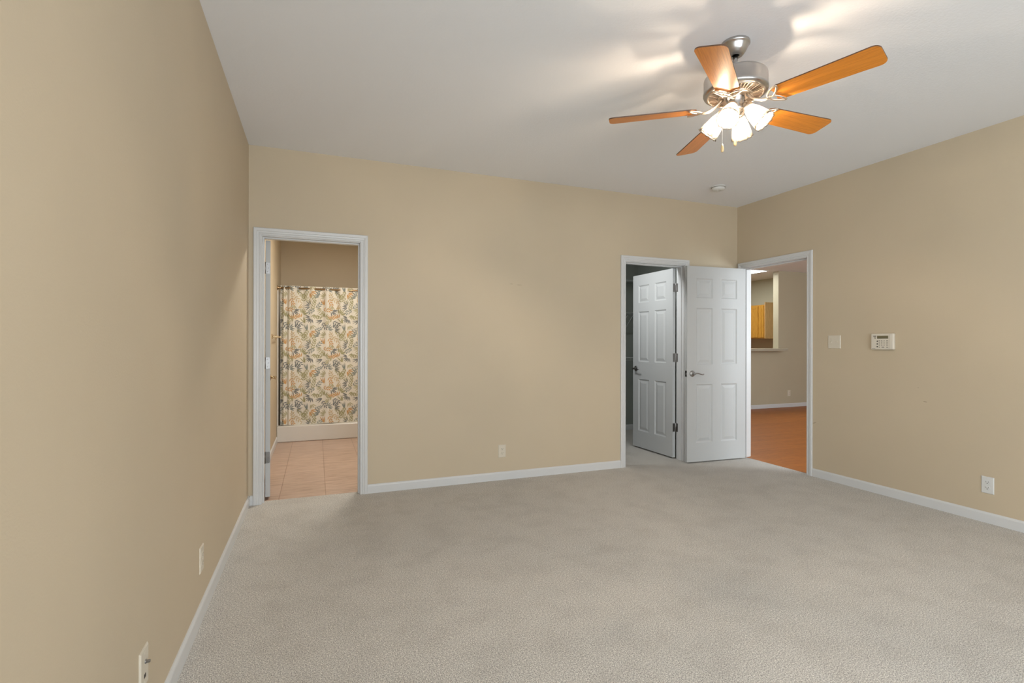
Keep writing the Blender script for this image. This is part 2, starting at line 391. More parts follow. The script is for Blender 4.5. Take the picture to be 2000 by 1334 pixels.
# hall, living area and kitchen beyond the right wall
HH = 2.66; HX = 9.2; HYB = 7.28; KX = HX; KYE = 10.2; HYR = 0.0; HXL = XR + WT
mb = MB(); mb.box(4.372, HX + 1.6, HYR, HYB + 0.12, -0.05, -0.002); mb.box(HXL, HX + 0.1, HYB + 0.12, KYE, -0.05, -0.002)
o = struct(mb, 'floor_hall', 'hall_laminate', 'orange-brown wood plank floor beyond the open hall doorway', 'floor')
CX = 8.385                                                   # pass-through jamb
mb = MB(); mb.box(CX, HX + 1.6, HYB, HYB + 0.12, 0, HH); mb.box(HXL, CX, HYB, HYB + 0.12, 0, 1.10)
struct(mb, 'wall_hall_back', 'tan_paint_dimmed', 'tan wall with pass-through opening seen through the hall doorway', 'wall')
mb = MB(); mb.box(KX, KX + 0.1, HYB + 0.12, KYE, 0, HH); struct(mb, 'wall_kitchen_right', 'kitchen_paint', 'pale green-tan kitchen wall carrying the oak cabinets', 'wall')
mb = MB(); mb.box(HXL, KX + 0.1, KYE, KYE + 0.1, 0, HH); struct(mb, 'wall_kitchen_back', 'kitchen_paint', 'far kitchen wall', 'wall')
mb = MB(); mb.box(HXL - 0.1, HXL, YB + WT + 1.85, KYE, 0, HH); struct(mb, 'wall_kitchen_left', 'kitchen_paint', 'kitchen wall next to the closet', 'wall')
mb = MB(); mb.box(HXL, HX + 1.7, HYR - 0.1, HYR, 0, HH); struct(mb, 'wall_hall_rear', 'tan_paint', 'tan hall wall nearest the bedroom window', 'wall')
mb = MB(); mb.box(HX + 1.6, HX + 1.7, HYR, HYB + 0.12, 0, HH); struct(mb, 'wall_hall_right', 'tan_paint', 'tan wall at the far side of the hall room', 'wall')
mb = MB(); mb.box(HXL, HX + 1.7, HYR - 0.1, KYE + 0.1, HH, HH + 0.08); struct(mb, 'ceiling_hall', 'ceiling_paint', 'white ceiling of the hall and kitchen', 'ceiling')

# ------------------------------------------------------------------ baseboards
BH = 0.0735
def baseboard(name, p0, p1, nrm, label):
    """profile swept from p0 to p1 on the wall; nrm = into the room"""
    prof = [(0, 0), (0.012, 0), (0.012, BH - 0.014), (0.010, BH - 0.008), (0.006, BH - 0.003), (0.004, BH), (0, BH)]
    a, b_, n_ = Vector((*p0, 0)), Vector((*p1, 0)), Vector((*nrm, 0)); k = len(prof)
    vs = [a + n_ * d + Vector((0, 0, z)) for d, z in prof] + [b_ + n_ * d + Vector((0, 0, z)) for d, z in prof]
    mb = MB(); mb.add(vs, [(i, (i + 1) % k, k + (i + 1) % k, k + i) for i in range(k)] + [tuple(range(k)), tuple(range(2 * k - 1, k - 1, -1))])
    return struct(mb, name, 'white_trim', label, 'baseboard')
CW = 0.057; RV = 0.006
baseboard('baseboard_left', (XL, YR), (XL, YB), (1, 0), 'white baseboard along the foot of the long plain wall beside the camera')
baseboard('baseboard_back', (B1 + RV + CW, YB), (C0 - RV - CW, YB), (0, -1), 'white baseboard between the bathroom and closet doorways')
baseboard('baseboard_corner', (XL + 0.012, YB), (B0 - RV - CW, YB), (0, -1), 'tiny piece of white baseboard in the corner beside the bathroom doorway')
baseboard('baseboard_right', (XR, YR), (XR, D0 - RV - CW), (-1, 0), 'white baseboard under the alarm keypad wall')
baseboard('baseboard_rear', (XL + 0.012, YR), (XR - 0.012, YR), (0, 1), 'white baseboard under the wide window')
baseboard('baseboard_bathroom', (BX, YB + WT), (BX, 6.90), (1, 0), 'white baseboard in the bathroom leading to the shower')
baseboard('baseboard_closet', (1.6, 6.16), (XR, 6.16), (0, -1), 'baseboard at the dark back of the closet')
baseboard('baseboard_hall', (HXL, HYB), (HX + 1.6, HYB), (0, -1), 'white baseboard along the hall wall above the wood floor')

# ------------------------------------------------------------------ door casings and jambs
def casing(name, plane, a0, a1, fixed, side, label, clip_hi=None):
    """U-shaped moulded casing. plane 'x': on y=fixed facing side*y; plane 'y': on x=fixed facing side*x"""
    prof = [(0, 0), (0, 0.008), (0.003, 0.0105), (0.013, 0.0105), (0.016, 0.008), (0.020, 0.0115), (0.030, 0.0125), (0.034, 0.0165), (0.050, 0.0175), (0.055, 0.0155), (0.057, 0.011), (0.057, 0)]
    i0, i1, zt = a0 - RV, a1 + RV, DOOR_H + RV
    path = [(i0, 0, -1, 0), (i0, zt, -1, 1), (i1, zt, 1, 1), (i1, 0, 1, 0)]
    vs = []; k = len(prof)
    for (a, z, da, dz) in path:
        for (wd, th) in prof:
            A = a + da * wd; Z = z + dz * wd
            vs.append((A, fixed + side * th, Z) if plane == 'x' else (fixed + side * th, A, Z))
    mb = MB(); fs = []
    for s_ in range(3):
        for i in range(k): fs.append((s_ * k + i, s_ * k + (i + 1) % k, (s_ + 1) * k + (i + 1) % k, (s_ + 1) * k + i))
    mb.add(vs, fs)
    o = struct(mb, name, 'white_trim', label, 'door casing'); return o
def jamb(name, plane, a0, a1, w0, w1, stop, label):
    """boards lining the opening and the stop strip"""
    mb = MB()
    def bx(A0, A1, P0, P1, Z0, Z1):
        if plane == 'x': mb.box(A0, A1, P0, P1, Z0, Z1)
        else: mb.box(P0, P1, A0, A1, Z0, Z1)
    bx(a0 - J, a0, w0, w1, 0, DOOR_H + J); bx(a1, a1 + J, w0, w1, 0, DOOR_H + J); bx(a0, a1, w0, w1, DOOR_H, DOOR_H + J)
    s0, s1 = stop
    bx(a0, a0 + 0.011, s0, s1, 0, DOOR_H); bx(a1 - 0.011, a1, s0, s1, 0, DOOR_H); bx(a0 + 0.011, a1 - 0.011, s0, s1, DOOR_H - 0.011, DOOR_H)
    return struct(mb, name, 'white_trim', label, 'door frame', bevel=0.0015)
casing('trim_1', 'x', B0, B1, YB, -1, 'white moulded casing around the bathroom doorway')
casing('trim_2', 'x', C0, C1, YB, -1, 'white moulded casing around the closet doorway')
casing('trim_3', 'y', D0, D1, XR, -1, 'white moulded casing around the hall doorway')
jamb('trim_4', 'x', B0, B1, YB - 0.001, YB + WT + 0.001, (YB + 0.030, YB + 0.078), 'white jamb lining the bathroom doorway')
o = bpy.data.objects['trim_4']; mb = MB(); mb.box(B0, B0 + 0.0008, YB + 0.090, YB + 0.108, 0.952, 0.985); mb.build('black_patch', 'matte_black', o)  # small black rectangle on the hinge-side jamb
jamb('trim_5', 'x', C0, C1, YB - 0.001, YB + WT + 0.001, (YB + 0.030, YB + 0.078), 'white jamb lining the closet doorway')
jamb('trim_6', 'y', D0, D1, XR - 0.001, XR + WT + 0.001, (XR + 0.040, XR + 0.088), 'white jamb lining the hall doorway')

# ------------------------------------------------------------------ six panel doors
def door_slab(wd, th=0.035, ht=2.030):
    """local: hinge edge at x=0, slab towards +x, faces at y=0 and y=th, bottom z=0"""
    k = wd / 0.742
    xs = [0, 0.112 * k, 0.317 * k, 0.425 * k, 0.630 * k, wd]
    zs = [0, 0.195, 0.803, 1.008, 1.597, 1.700, 1.905, ht]
    mb = MB()
    rings = [(0, 0), (0.004, 0.003), (0.011, 0.0085), (0.019, 0.0095), (0.046, 0.002), (0.050, 0.0015)]
    for face in (0, 1):
        def Y(d): return d if face == 0 else th - d
        for i in range(5):
            for j in range(7):
                x0, x1, z0, z1 = xs[i], xs[i + 1], zs[j], zs[j + 1]
                if i in (1, 3) and j in (1, 3, 5):
                    vs = []
                    for ins, d in rings:
                        vs += [(x0 + ins, Y(d), z0 + ins), (x1 - ins, Y(d), z0 + ins), (x1 - ins, Y(d), z1 - ins), (x0 + ins, Y(d), z1 - ins)]
                    fs = []
                    for r_ in range(len(rings) - 1):
                        for q in range(4): fs.append((r_ * 4 + q, r_ * 4 + (q + 1) % 4, r_ * 4 + 4 + (q + 1) % 4, r_ * 4 + 4 + q))
                    fs.append(tuple(range(len(vs) - 4, len(vs))))
                    if face: fs = [tuple(reversed(f)) for f in fs]
                    mb.add(vs, fs)
                else:
                    f = (0, 1, 2, 3) if face == 0 else (3, 2, 1, 0)
                    mb.add([(x0, Y(0), z0), (x1, Y(0), z0), (x1, Y(0), z1), (x0, Y(0), z1)], [f])
    mb.add([(0, 0, 0), (wd, 0, 0), (wd, th, 0), (0, th, 0), (0, 0, ht), (wd, 0, ht), (wd, th, ht), (0, th, ht)],
           [(0, 3, 2, 1), (4, 5, 6, 7), (0, 4, 7, 3), (1, 2, 6, 5)])
    return mb
def weld_build(mb, name, mats, **kw):
    o = mb.build(name, mats, **kw); bm = bmesh.new(); bm.from_mesh(o.data)
    bmesh.ops.remove_doubles(bm, verts=bm.verts, dist=1e-5); bmesh.ops.recalc_face_normals(bm, faces=bm.faces)
    bm.to_mesh(o.data); bm.free(); return o
def lever(parent, x, z, yface, ydir, towards, mat, name='door_handle'):
    """rosette on the face and a curved lever pointing 'towards' (+1/-1 along local x)"""
    mb = MB(); c = (x, yface, z); ax = (0, ydir, 0)
    mb.lathe([(0.0, 0.0), (0.031, 0.0), (0.032, 0.004), (0.029, 0.009), (0.020, 0.012), (0.012, 0.014), (0.0105, 0.030), (0.0115, 0.044), (0.009, 0.050), (0, 0.050)], 32, c, 0, ax)
    y = yface + ydir * 0.046
    pts = [(x + towards * t, y + ydir * (0.004 * sin(t * 30)), z + 0.006 * sin(t * 55) - 0.01 * (t / 0.11) ** 2 * 0.4) for t in [0.0, 0.012, 0.03, 0.05, 0.07, 0.09, 0.105, 0.112]]
    mb.tube(pts, [0.0105, 0.0095, 0.008, 0.0072, 0.0068, 0.0072, 0.007, 0.004], 12, flat=0.8)
    return mb.build(name, mat, parent)
def hinge(parent, mat, p_knuckle, leafs, z, name='hinge'):
    """knuckle (x,y) and thin leaf plates (x0,x1,y0,y1) at height z, local coords"""
    mb = MB(); h2 = 0.045
    kx, ky = p_knuckle
    mb.lathe([(0, -h2 - 0.002), (0.004, -h2 - 0.002), (0.0055, -h2), (0.0055, h2), (0.004, h2 + 0.002), (0, h2 + 0.002)], 14, (kx, ky, z))
    for (x0, x1, y0, y1) in leafs: mb.box(x0, x1, y0, y1, z - h2, z + h2)
    # screws
    return mb.build(name, mat, parent)

# bathroom door: hinged at left jamb, swung into the bathroom against the side wall
th = 0.035; wd = 0.712
o = weld_build(door_slab(wd), 'door_1', 'white_door'); tag(o, 'white bathroom door swung open flat against the bathroom side wall, seen edge-on', 'door', kind='structure')
# local x -> pointing into the bathroom; local y=0 face -> faces room centre (+x world)
ang = radians(90 + 5.0)
# local frame: face y=0 looks to -y local. After rotating by ang, -y -> (sin ang, -cos ang) = +x world : good
o.location = (-0.341, 4.422, 0.018); o.rotation_euler = (0, 0, ang)
lever(o, wd - 0.065, 0.906, 0.0, -1, -1, 'brass')
mbp = MB(); mbp.box(wd - 0.0005, wd + 0.001, 0.005, 0.030, 0.878, 0.934); mbp.build('latch_plate', 'brass', o)
for zc in (0.312, 1.060, 1.812):
    mb = MB(); poly = []
    for a in range(0, 91, 15): poly.append((0.022 + 0.009 * sin(radians(a)), 0.036 + 0.009 * cos(radians(a))))
    for a in range(0, 91, 15): poly.append((0.022 + 0.009 * cos(radians(a)), -0.036 - 0.009 * sin(radians(a))))
    poly += [(0.0, -0.045), (0.0, 0.045)]
    poly = [(p[0], p[1]) for p in poly]
    mb.extrude_poly(poly, 0, 0.002, T=lambda v, zc=zc: Vector((-0.0015 + 0.0015 - v.z, 0.034 - v.x, zc + v.y)))
    for sx, sz in ((0.012, 0.03), (0.020, 0.0), (0.012, -0.03)):
        mb.lathe([(0, 0.0026), (0.0028, 0.0026), (0.0033, 0.0015)], 10, (0, 0.034 - sx, zc + sz), 1, (-1, 0, 0))
    mb.lathe([(0, -0.046), (0.0055, -0.046), (0.0055, 0.046), (0, 0.046)], 12, (-0.004, th + 0.003, zc))
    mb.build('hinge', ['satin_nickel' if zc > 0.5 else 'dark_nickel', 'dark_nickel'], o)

# closet door: hinged at right jamb, swung into the closet
o = weld_build(door_slab(wd), 'door_2', 'white_door'); tag(o, 'white six-panel closet door swung into the dark closet', 'door', kind='structure')
# hinge pin near (3.604,4.42); visible face looks to -x. local x -> +y world (rotate 90): -y local -> +x ; so y=th face looks to -x
o.location = (3.600, 4.424, 0.017); o.rotation_euler = (0, 0, radians(90.8))
lever(o, wd - 0.062, 0.925, th, 1, -1, 'dark_nickel')
lever(o, wd - 0.062, 0.925, 0, -1, -1, 'dark_nickel')
for zc in (0.320, 1.070, 1.822):
    mb = MB()
    mb.box(-0.0022, -0.0002, 0.006, 0.034, zc - 0.045, zc + 0.045)           # leaf on the door edge
    mb.lathe([(0, -0.047), (0.006, -0.047), (0.006, 0.047), (0, 0.047)], 14, (-0.004, -0.003, zc))
    mb.box(-0.036, -0.006, -0.0085, -0.0060, zc - 0.045, zc + 0.045)          # leaf on the jamb
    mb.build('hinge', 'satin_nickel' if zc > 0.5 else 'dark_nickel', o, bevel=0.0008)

# hall door: hinged at the corner jamb, standing open in front of the back wall
o = weld_build(door_slab(0.744), 'door_3', 'white_door'); tag(o, 'white six-panel hall door standing open in front of the wall corner beside the closet', 'door', kind='structure')
# local x -> -x world (rotate 180 - few deg); y=th face looks to -y world after 180 rotation
a3 = radians(180 - 3.2)
o.location = (4.306, 4.186, 0.013); o.rotation_euler = (0, 0, a3)
lever(o, 0.744 - 0.062, 0.915, th, 1, -1, 'satin_nickel')
lever(o, 0.744 - 0.062, 0.915, 0, -1, -1, 'satin_nickel')
mb = MB(); mb.box(0.7438, 0.7452, 0.005, 0.030, 0.885, 0.945); mb.box(0.745, 0.751, 0.012, 0.024, 0.900, 0.925, 1); mb.build('latch_plate', ['dark_nickel', 'satin_nickel'], o)
for zc in (0.320, 1.070, 1.822):
    mb = MB(); mb.lathe([(0, -0.046), (0.0058, -0.046), (0.0058, 0.046), (0, 0.046)], 14, (-0.007, 0.003, zc)); mb.box(-0.0018, -0.0002, 0.004, 0.030, zc - 0.045, zc + 0.045)
    mb.build('hinge', 'white_trim', o)

# ------------------------------------------------------------------ electrical plates (local: in xz plane, facing -y, centred)
def plate_mb(w_, h_, t_=0.0055):
    mb = MB(); e = 0.004
    vs = [(-w_/2, 0, -h_/2), (w_/2, 0, -h_/2), (w_/2, 0, h_/2), (-w_/2, 0, h_/2),
          (-w_/2, -t_ * 0.35, -h_/2), (w_/2, -t_ * 0.35, -h_/2), (w_/2, -t_ * 0.35, h_/2), (-w_/2, -t_ * 0.35, h_/2),
          (-w_/2 + e, -t_, -h_/2 + e), (w_/2 - e, -t_, -h_/2 + e), (w_/2 - e, -t_, h_/2 - e), (-w_/2 + e, -t_, h_/2 - e)]
    fs = [(3, 2, 1, 0)] + [(a + i, a + (i + 1) % 4, a + 4 + (i + 1) % 4, a + 4 + i) for a in (0, 4) for i in range(4)] + [(8, 9, 10, 11)]
    return mb.add(vs, fs)
def make_outlet(label, loc, rz, mat):
    t = thing('electrical_outlet', label, 'outlet', loc, rz, 'duplex wall outlets')
    plate_mb(0.072, 0.116).build('cover_plate', mat, t)
    for s_ in (1, -1):
        mb = MB(); cz = s_ * 0.0195
        poly = [(0.0165 * cos(a) if abs(cos(a)) < 0.95 else 0.0165 * (0.95 if cos(a) > 0 else -0.95), min(0.0125, max(-0.0125, 0.0165 * sin(a)))) for a in [2 * pi * i / 28 for i in range(28)]]
        mb.extrude_poly(poly, 0.004, 0.0075, T=lambda v, cz=cz: Vector((v.x, -v.z, cz + v.y)))
        rc = mb.build('receptacle', mat, t)
        sl = MB()
        sl.box(-0.0075, -0.0055, -0.0079, -0.0072, cz - 0.001, cz + 0.008); sl.box(0.0055, 0.0075, -0.0079, -0.0072, cz + 0.0, cz + 0.0075)
        sl.lathe([(0, 0.0079), (0.0028, 0.0079), (0.0028, 0.0070)], 12, (0, 0, cz - 0.0065), 0, (0, -1, 0))
        sl.build('slot', 'dark_slot', rc)
    mb = MB(); mb.lathe([(0, 0.0066), (0.0025, 0.0064), (0.003, 0.0050)], 12, (0, 0, 0), 0, (0, -1, 0)); mb.build('screw', mat, t)
    return t
ol = make_outlet('ivory outlet low on the wall between the two back doorways', (1.571, YB, 0.2605), 0, 'ivory_plastic')
copy_thing(ol, (XL, 2.622, 0.265), radians(90), 'cream outlet low on the long wall beside the camera, near the middle of its length')
copy_thing(ol, (8.67, HYB, 0.27), 0, 'small outlet on the hall wall seen through the open hall doorway')
make_outlet('white outlet low on the wall below and beyond the alarm keypad', (XR, 2.065, 0.261), radians(-90), 'white_plastic')
# cable plate nearest the camera
t = thing('cable_plate', 'cream wall plate with a metal cable socket, low on the wall nearest the camera', 'wall plate', (XL, 1.806, 0.262), radians(90))
plate_mb(0.074, 0.118).build('cover_plate', 'ivory_plastic', t)
mb = MB(); mb.lathe([(0, 0.004), (0.0062, 0.004), (0.0062, 0.008), (0.0045, 0.008), (0.0045, 0.018), (0.0036, 0.018), (0.0036, 0.012), (0, 0.012)], 18, (0.004, 0, 0.016), 0, (0, -1, 0))
mb.build('cable_socket', 'satin_nickel', t)
mb = MB(); mb.box(-0.008, 0.008, -0.0064, -0.005, -0.030, -0.018); mb.build('data_socket', 'dark_slot', t, bevel=0.0008)
for zz in (0.042, -0.042):
    mb = MB(); mb.lathe([(0, 0.0066), (0.0025, 0.0064), (0.003, 0.0050)], 12, (0, 0, zz), 0, (0, -1, 0)); mb.build('screw', 'ivory_plastic', t)
# double light switch
t = thing('light_switch', 'cream double light switch plate between hall doorway and alarm keypad', 'light switch', (XR, 3.176, 1.256), radians(-90))
plate_mb(0.118, 0.118).build('cover_plate', 'ivory_plastic', t)
mb = MB(); mb.box(-0.0285, -0.0185, -0.0072, -0.005, -0.012, 0.012); mb.build('switch_frame', 'ivory_plastic', t)
mb = MB(); mb.add([(-0.026, -0.007, -0.004), (-0.021, -0.007, -0.004), (-0.021, -0.007, 0.008), (-0.026, -0.007, 0.008), (-0.0255, -0.018, -0.012), (-0.0215, -0.018, -0.012), (-0.0215, -0.018, -0.006), (-0.0255, -0.018, -0.006)],
                  [(0, 1, 5, 4), (1, 2, 6, 5), (2, 3, 7, 6), (3, 0, 4, 7), (4, 5, 6, 7)]); mb.build('toggle', 'ivory_plastic', t)
mb = MB(); mb.box(0.0135, 0.034, -0.0070, -0.005, -0.0125, 0.0125); mb.build('switch_frame', 'ivory_plastic', t, bevel=0.001)
mb = MB(); mb.box(0.016, 0.0315, -0.0095, -0.0070, 0.001, 0.0095); mb.build('rocker', 'ivory_plastic', t, bevel=0.001)
for sx in (-0.0235, 0.0235):
    for zz in (0.030, -0.030):
        mb = MB(); mb.lathe([(0, 0.0066), (0.0025, 0.0064), (0.003, 0.0050)], 12, (sx, 0, zz), 0, (0, -1, 0)); mb.build('screw', 'ivory_plastic', t)
# alarm keypad  (177 x 131 mm)
t = thing('alarm_keypad', 'off-white security keypad with grey screen and rows of small keys', 'keypad', (XR, 2.752, 1.2575), radians(-90))
mb = MB(); mb.box(-0.088, 0.088, -0.026, 0, -0.0655, 0.0655); mb.build('housing', 'keypad_body', t, bevel=0.006, seg=3)
mb = MB(); mb.box(0.058, 0.0865, -0.030, -0.0255, -0.063, 0.063); mb.build('side_cover', 'keypad_body', t, bevel=0.0025)
mb = MB(); mb.box(-0.041, 0.053, -0.0268, -0.0255, 0.021, 0.050); mb.build('screen_bezel', 'keypad_body', t)
mb = MB(); mb.box(-0.037, 0.049, -0.0275, -0.0265, 0.0235, 0.0475); mb.build('screen', 'lcd_screen', t)
mb = MB(); mb.add([(-0.072, -0.0264, 0.048), (-0.044, -0.0264, 0.048), (-0.044, -0.0264, 0.041), (-0.067, -0.0264, 0.041)], [(3, 2, 1, 0)])
mb.build('printed_label', 'grey_print', t)
mb = MB(); mb.add([(-0.065, -0.0264, 0.039), (-0.046, -0.0264, 0.039), (-0.046, -0.0264, 0.022), (-0.058, -0.0264, 0.022)], [(3, 2, 1, 0)]); mb.build('printed_emblem', 'laminate_top', t)
mb = MB(); mb.box(-0.079, -0.052, -0.0265, -0.0262, -0.0570, -0.0550); mb.build('maker_mark', 'grey_print', t)
for i in range(3):
    mb = MB(); mb.lathe([(0, 0.0290), (0.0042, 0.0288), (0.0052, 0.0275), (0.0052, 0.0255)], 16, (-0.036, 0, 0.003 - 0.0225 * i), 0, (0, -1, 0)); mb.build('button', 'dark_slot', t)
for r_ in range(4):
    zc = 0.006 - 0.0172 * r_
    cells = [(-0.018, 0.012), (0.0005, 0.012), (0.0195, 0.010), (0.0425, 0.017)]
    if r_ == 3: cells = [(-0.018, 0.012), (0.010, 0.030), (0.0425, 0.017)]
    for cx, wk in cells:
        mb = MB(); mb.box(cx - wk / 2, cx + wk / 2, -0.0288, -0.0255, zc - 0.0050, zc + 0.0050)
        k = mb.build('key', 'keypad_body', t, bevel=0.0012)
        pr = MB()
        for q in range(2): pr.box(cx - wk * 0.36, cx + wk * 0.36, -0.02905, -0.0287, zc - 0.0032 + q * 0.0036, zc - 0.0005 + q * 0.0036)
        pr.build('key_print', 'grey_print', k)

# smoke detector
t = thing('smoke_detector', 'round white smoke detector on the ceiling above the closet doorway', 'smoke detector', (3.590, 3.795, H))
mb = MB(); mb.lathe([(0, 0), (0.066, 0), (0.067, -0.004), (0.066, -0.009), (0.060, -0.011), (0, -0.011)], 48); mb.build('mounting_ring', 'white_plastic', t)
mb = MB(); mb.lathe([(0.056, -0.011), (0.060, -0.013), (0.061, -0.020), (0.058, -0.030), (0.050, -0.037), (0.034, -0.040), (0.020, -0.040), (0.018, -0.038), (0, -0.038)], 48); mb.build('cover', 'white_plastic', t)
mb = MB(); mb.lathe([(0.0615, -0.0095), (0.0620, -0.0125), (0.057, -0.0125)], 48); mb.build('vent_gap', 'grey_print', t)
mb = MB(); mb.lathe([(0, -0.042), (0.008, -0.0415), (0.009, -0.038)], 20, (-0.02, -0.012, 0)); mb.build('test_button', 'white_plastic', t)

# ------------------------------------------------------------------ ceiling fan
FX, FY = 1.957, 1.955
fan = thing('ceiling_fan', 'brushed nickel ceiling fan with five orange-brown wood blades and four lit glass shades', 'ceiling fan', (FX, FY, H))
def zf(z): return z - H
mb = MB(); mb.lathe([(0, 0), (0.067, 0), (0.0685, -0.003), (0.0685, -0.012), (0.066, -0.015), (0.063, -0.018), (0.0595, -0.024), (0.0555, -0.034), (0.050, -0.045), (0.0455, -0.052), (0.0440, -0.0535), (0.041, -0.058), (0.034, -0.065), (0.028, -0.067), (0.020, -0.067), (0.020, -0.055)], 64)
cn = mb.build('canopy', 'brushed_nickel', fan)
mb = MB(); mb.lathe([(0.0195, -0.057), (0.013, -0.059), (0.0118, -0.057)], 32); mb.build('hanger_hole', 'matte_black', cn)
mb = MB(); mb.lathe([(0, -0.03), (0.0115, -0.03), (0.0115, -0.168), (0, -0.168)], 24); mb.build('downrod', 'brushed_nickel', fan)
mh = MB(); mh.lathe([(0.0115, zf(2.595)), (0.030, zf(2.592)), (0.034, zf(2.586)), (0.120, zf(2.581)), (0.140, zf(2.578)), (0.1475, zf(2.571)), (0.149, zf(2.565)), (0.149, zf(2.508)), (0.1515, zf(2.505)), (0.1515, zf(2.496)), (0.148, zf(2.489)), (0.138, zf(2.484)), (0.130, zf(2.482)), (0.125, zf(2.485))], 96)
mho = mh.build('motor_housing', 'brushed_nickel', fan)
mb = MB(); mb.lathe([(0.126, zf(2.486)), (0.080, zf(2.480)), (0.060, zf(2.480))], 96); mb.build('vent_recess', 'dark_nickel', mho)
mb = MB()                                                           # radiating vent ribs
nr = 44
for i in range(nr):
    a = 2 * pi * i / nr
    def rp(r, t, z): return (r * cos(a) - t * sin(a), r * sin(a) + t * cos(a), z)
    w_ = 0.0028
    vs = [rp(0.080, -w_ * 0.7, zf(2.481)), rp(0.080, w_ * 0.7, zf(2.481)), rp(0.128, w_, zf(2.486)), rp(0.128, -w_, zf(2.486)),
          rp(0.080, -w_ * 0.7, zf(2.472)), rp(0.080, w_ * 0.7, zf(2.472)), rp(0.128, w_, zf(2.480)), rp(0.128, -w_, zf(2.480))]
    mb.add(vs, [(0, 1, 2, 3), (7, 6, 5, 4), (0, 4, 5, 1), (1, 5, 6, 2), (2, 6, 7, 3), (3, 7, 4, 0)])
mb.lathe([(0.126, zf(2.486)), (0.126, zf(2.479)), (0.132, zf(2.479)), (0.134, zf(2.484))], 96)
mb.lathe([(0.082, zf(2.482)), (0.082, zf(2.471)), (0.074, zf(2.468)), (0.056, zf(2.466)), (0.044, zf(2.466))], 96)
mb.build('vent_grille', 'bulb_lit_nickel', mho)
mb = MB(); mb.lathe([(0.044, zf(2.468)), (0.0445, zf(2.462)), (0.040, zf(2.458)), (0.040, zf(2.420)), (0.042, zf(2.416)), (0.042, zf(2.406)), (0.036, zf(2.398)), (0.026, zf(2.392)), (0.018, zf(2.380)), (0.016, zf(2.366)), (0.010, zf(2.358)), (0, zf(2.356))], 64)
sw = mb.build('switch_housing', 'brushed_nickel', fan)
# blades
AZ0, PITCH, ZB = -71.7, radians(-11.6), 2.418
BT = 0.0055
def blade_poly():
    pts = []
    r0, r1 = 0.178, 0.622
    # lower edge to tip, rounded corners, up the other side; wider towards the tip
    def halfw(r): return 0.054 + (r - r0) / (r1 - r0) * 0.0125
    # root end: scalloped corners
    pts.append((r0 + 0.012, -0.044)); pts.append((r0 + 0.035, -halfw(r0 + 0.035)))
    for r in (0.28, 0.36, 0.44, 0.52): pts.append((r, -halfw(r)))
    cr = 0.030
    for a in range(0, 91, 15): pts.append((r1 - cr + cr * sin(radians(a)), -halfw(r1) + cr - cr * cos(radians(a))))
    for a in range(0, 91, 15): pts.append((r1 - cr + cr * cos(radians(a)), halfw(r1) - cr + cr * sin(radians(a))))
    for r in (0.52, 0.44, 0.36, 0.28): pts.append((r, halfw(r)))
    pts.append((r0 + 0.035, halfw(r0 + 0.035))); pts.append((r0 + 0.012, 0.044))
    # two soft lobes at the root
    for k in range(1, 12):
        yv = 0.044 - 0.088 * k / 12; pts.append((r0 + 0.006 + 0.010 * abs(cos(pi * yv / 0.088 * 1.0)) * (1 if abs(yv) > 0.001 else 1) , yv))
    return pts
def pitchT(v):      # pitch about local x
    return Vector((v.x, v.y * cos(PITCH) - v.z * sin(PITCH), v.y * sin(PITCH) + v.z * cos(PITCH)))
mb = MB(); mb.extrude_poly(blade_poly(), 0, BT, 0, 1, T=pitchT)
blade0 = mb.build('fan_blade', ['blade_wood', 'blade_edge'], fan)
# bracket with two open leaf loops under the blade root
mb = MB()
def loop(c, ang_, L, W_, n=28, r=0.0052):
    pts = []
    for i in range(n):
        a = 2 * pi * i / n
        x = L * (0.5 - 0.5 * cos(a)); y = W_ * sin(a) * (0.75 + 0.25 * cos(a))
        q = Vector((c[0] + x * cos(ang_) - y * sin(ang_), c[1] + x * sin(ang_) + y * cos(ang_), -0.0055)); pts.append(pitchT(q))
    mb.tube(pts, r, 8, closed=True, flat=0.7)
for s_ in (1, -1): loop((0.165, 0.0), s_ * radians(47), 0.080, 0.0195)
arm = []
for i in range(9):
    u = i / 8; r = 0.060 + (0.166 - 0.060) * u
    zz = (2.466 - ZB) * (1 - u) ** 1.5 - 0.006 * u - 0.012 * sin(pi * u)
    arm.append((r, 0.010 * sin(pi * u * 1.0), zz))
mb.tube(arm, [0.0125, 0.012, 0.0105, 0.009, 0.008, 0.0075, 0.0075, 0.008, 0.0085], 10, flat=0.65)
mb.tube([(r_, -yy * 0.8 - 0.003, zz) for r_, yy, zz in arm], [0.006] * 9, 8, flat=0.6)
brk0 = mb.build('blade_bracket', 'bulb_lit_nickel', blade0)
for k in range(5):
    if k == 0: b_ = blade0
    else:
        b_ = blade0.copy(); COL.objects.link(b_); b_.parent = fan
        c_ = brk0.copy(); COL.objects.link(c_); c_.parent = b_
    b_.location = (0, 0, zf(ZB)); b_.rotation_euler = (0, 0, radians(AZ0 + 72 * k))
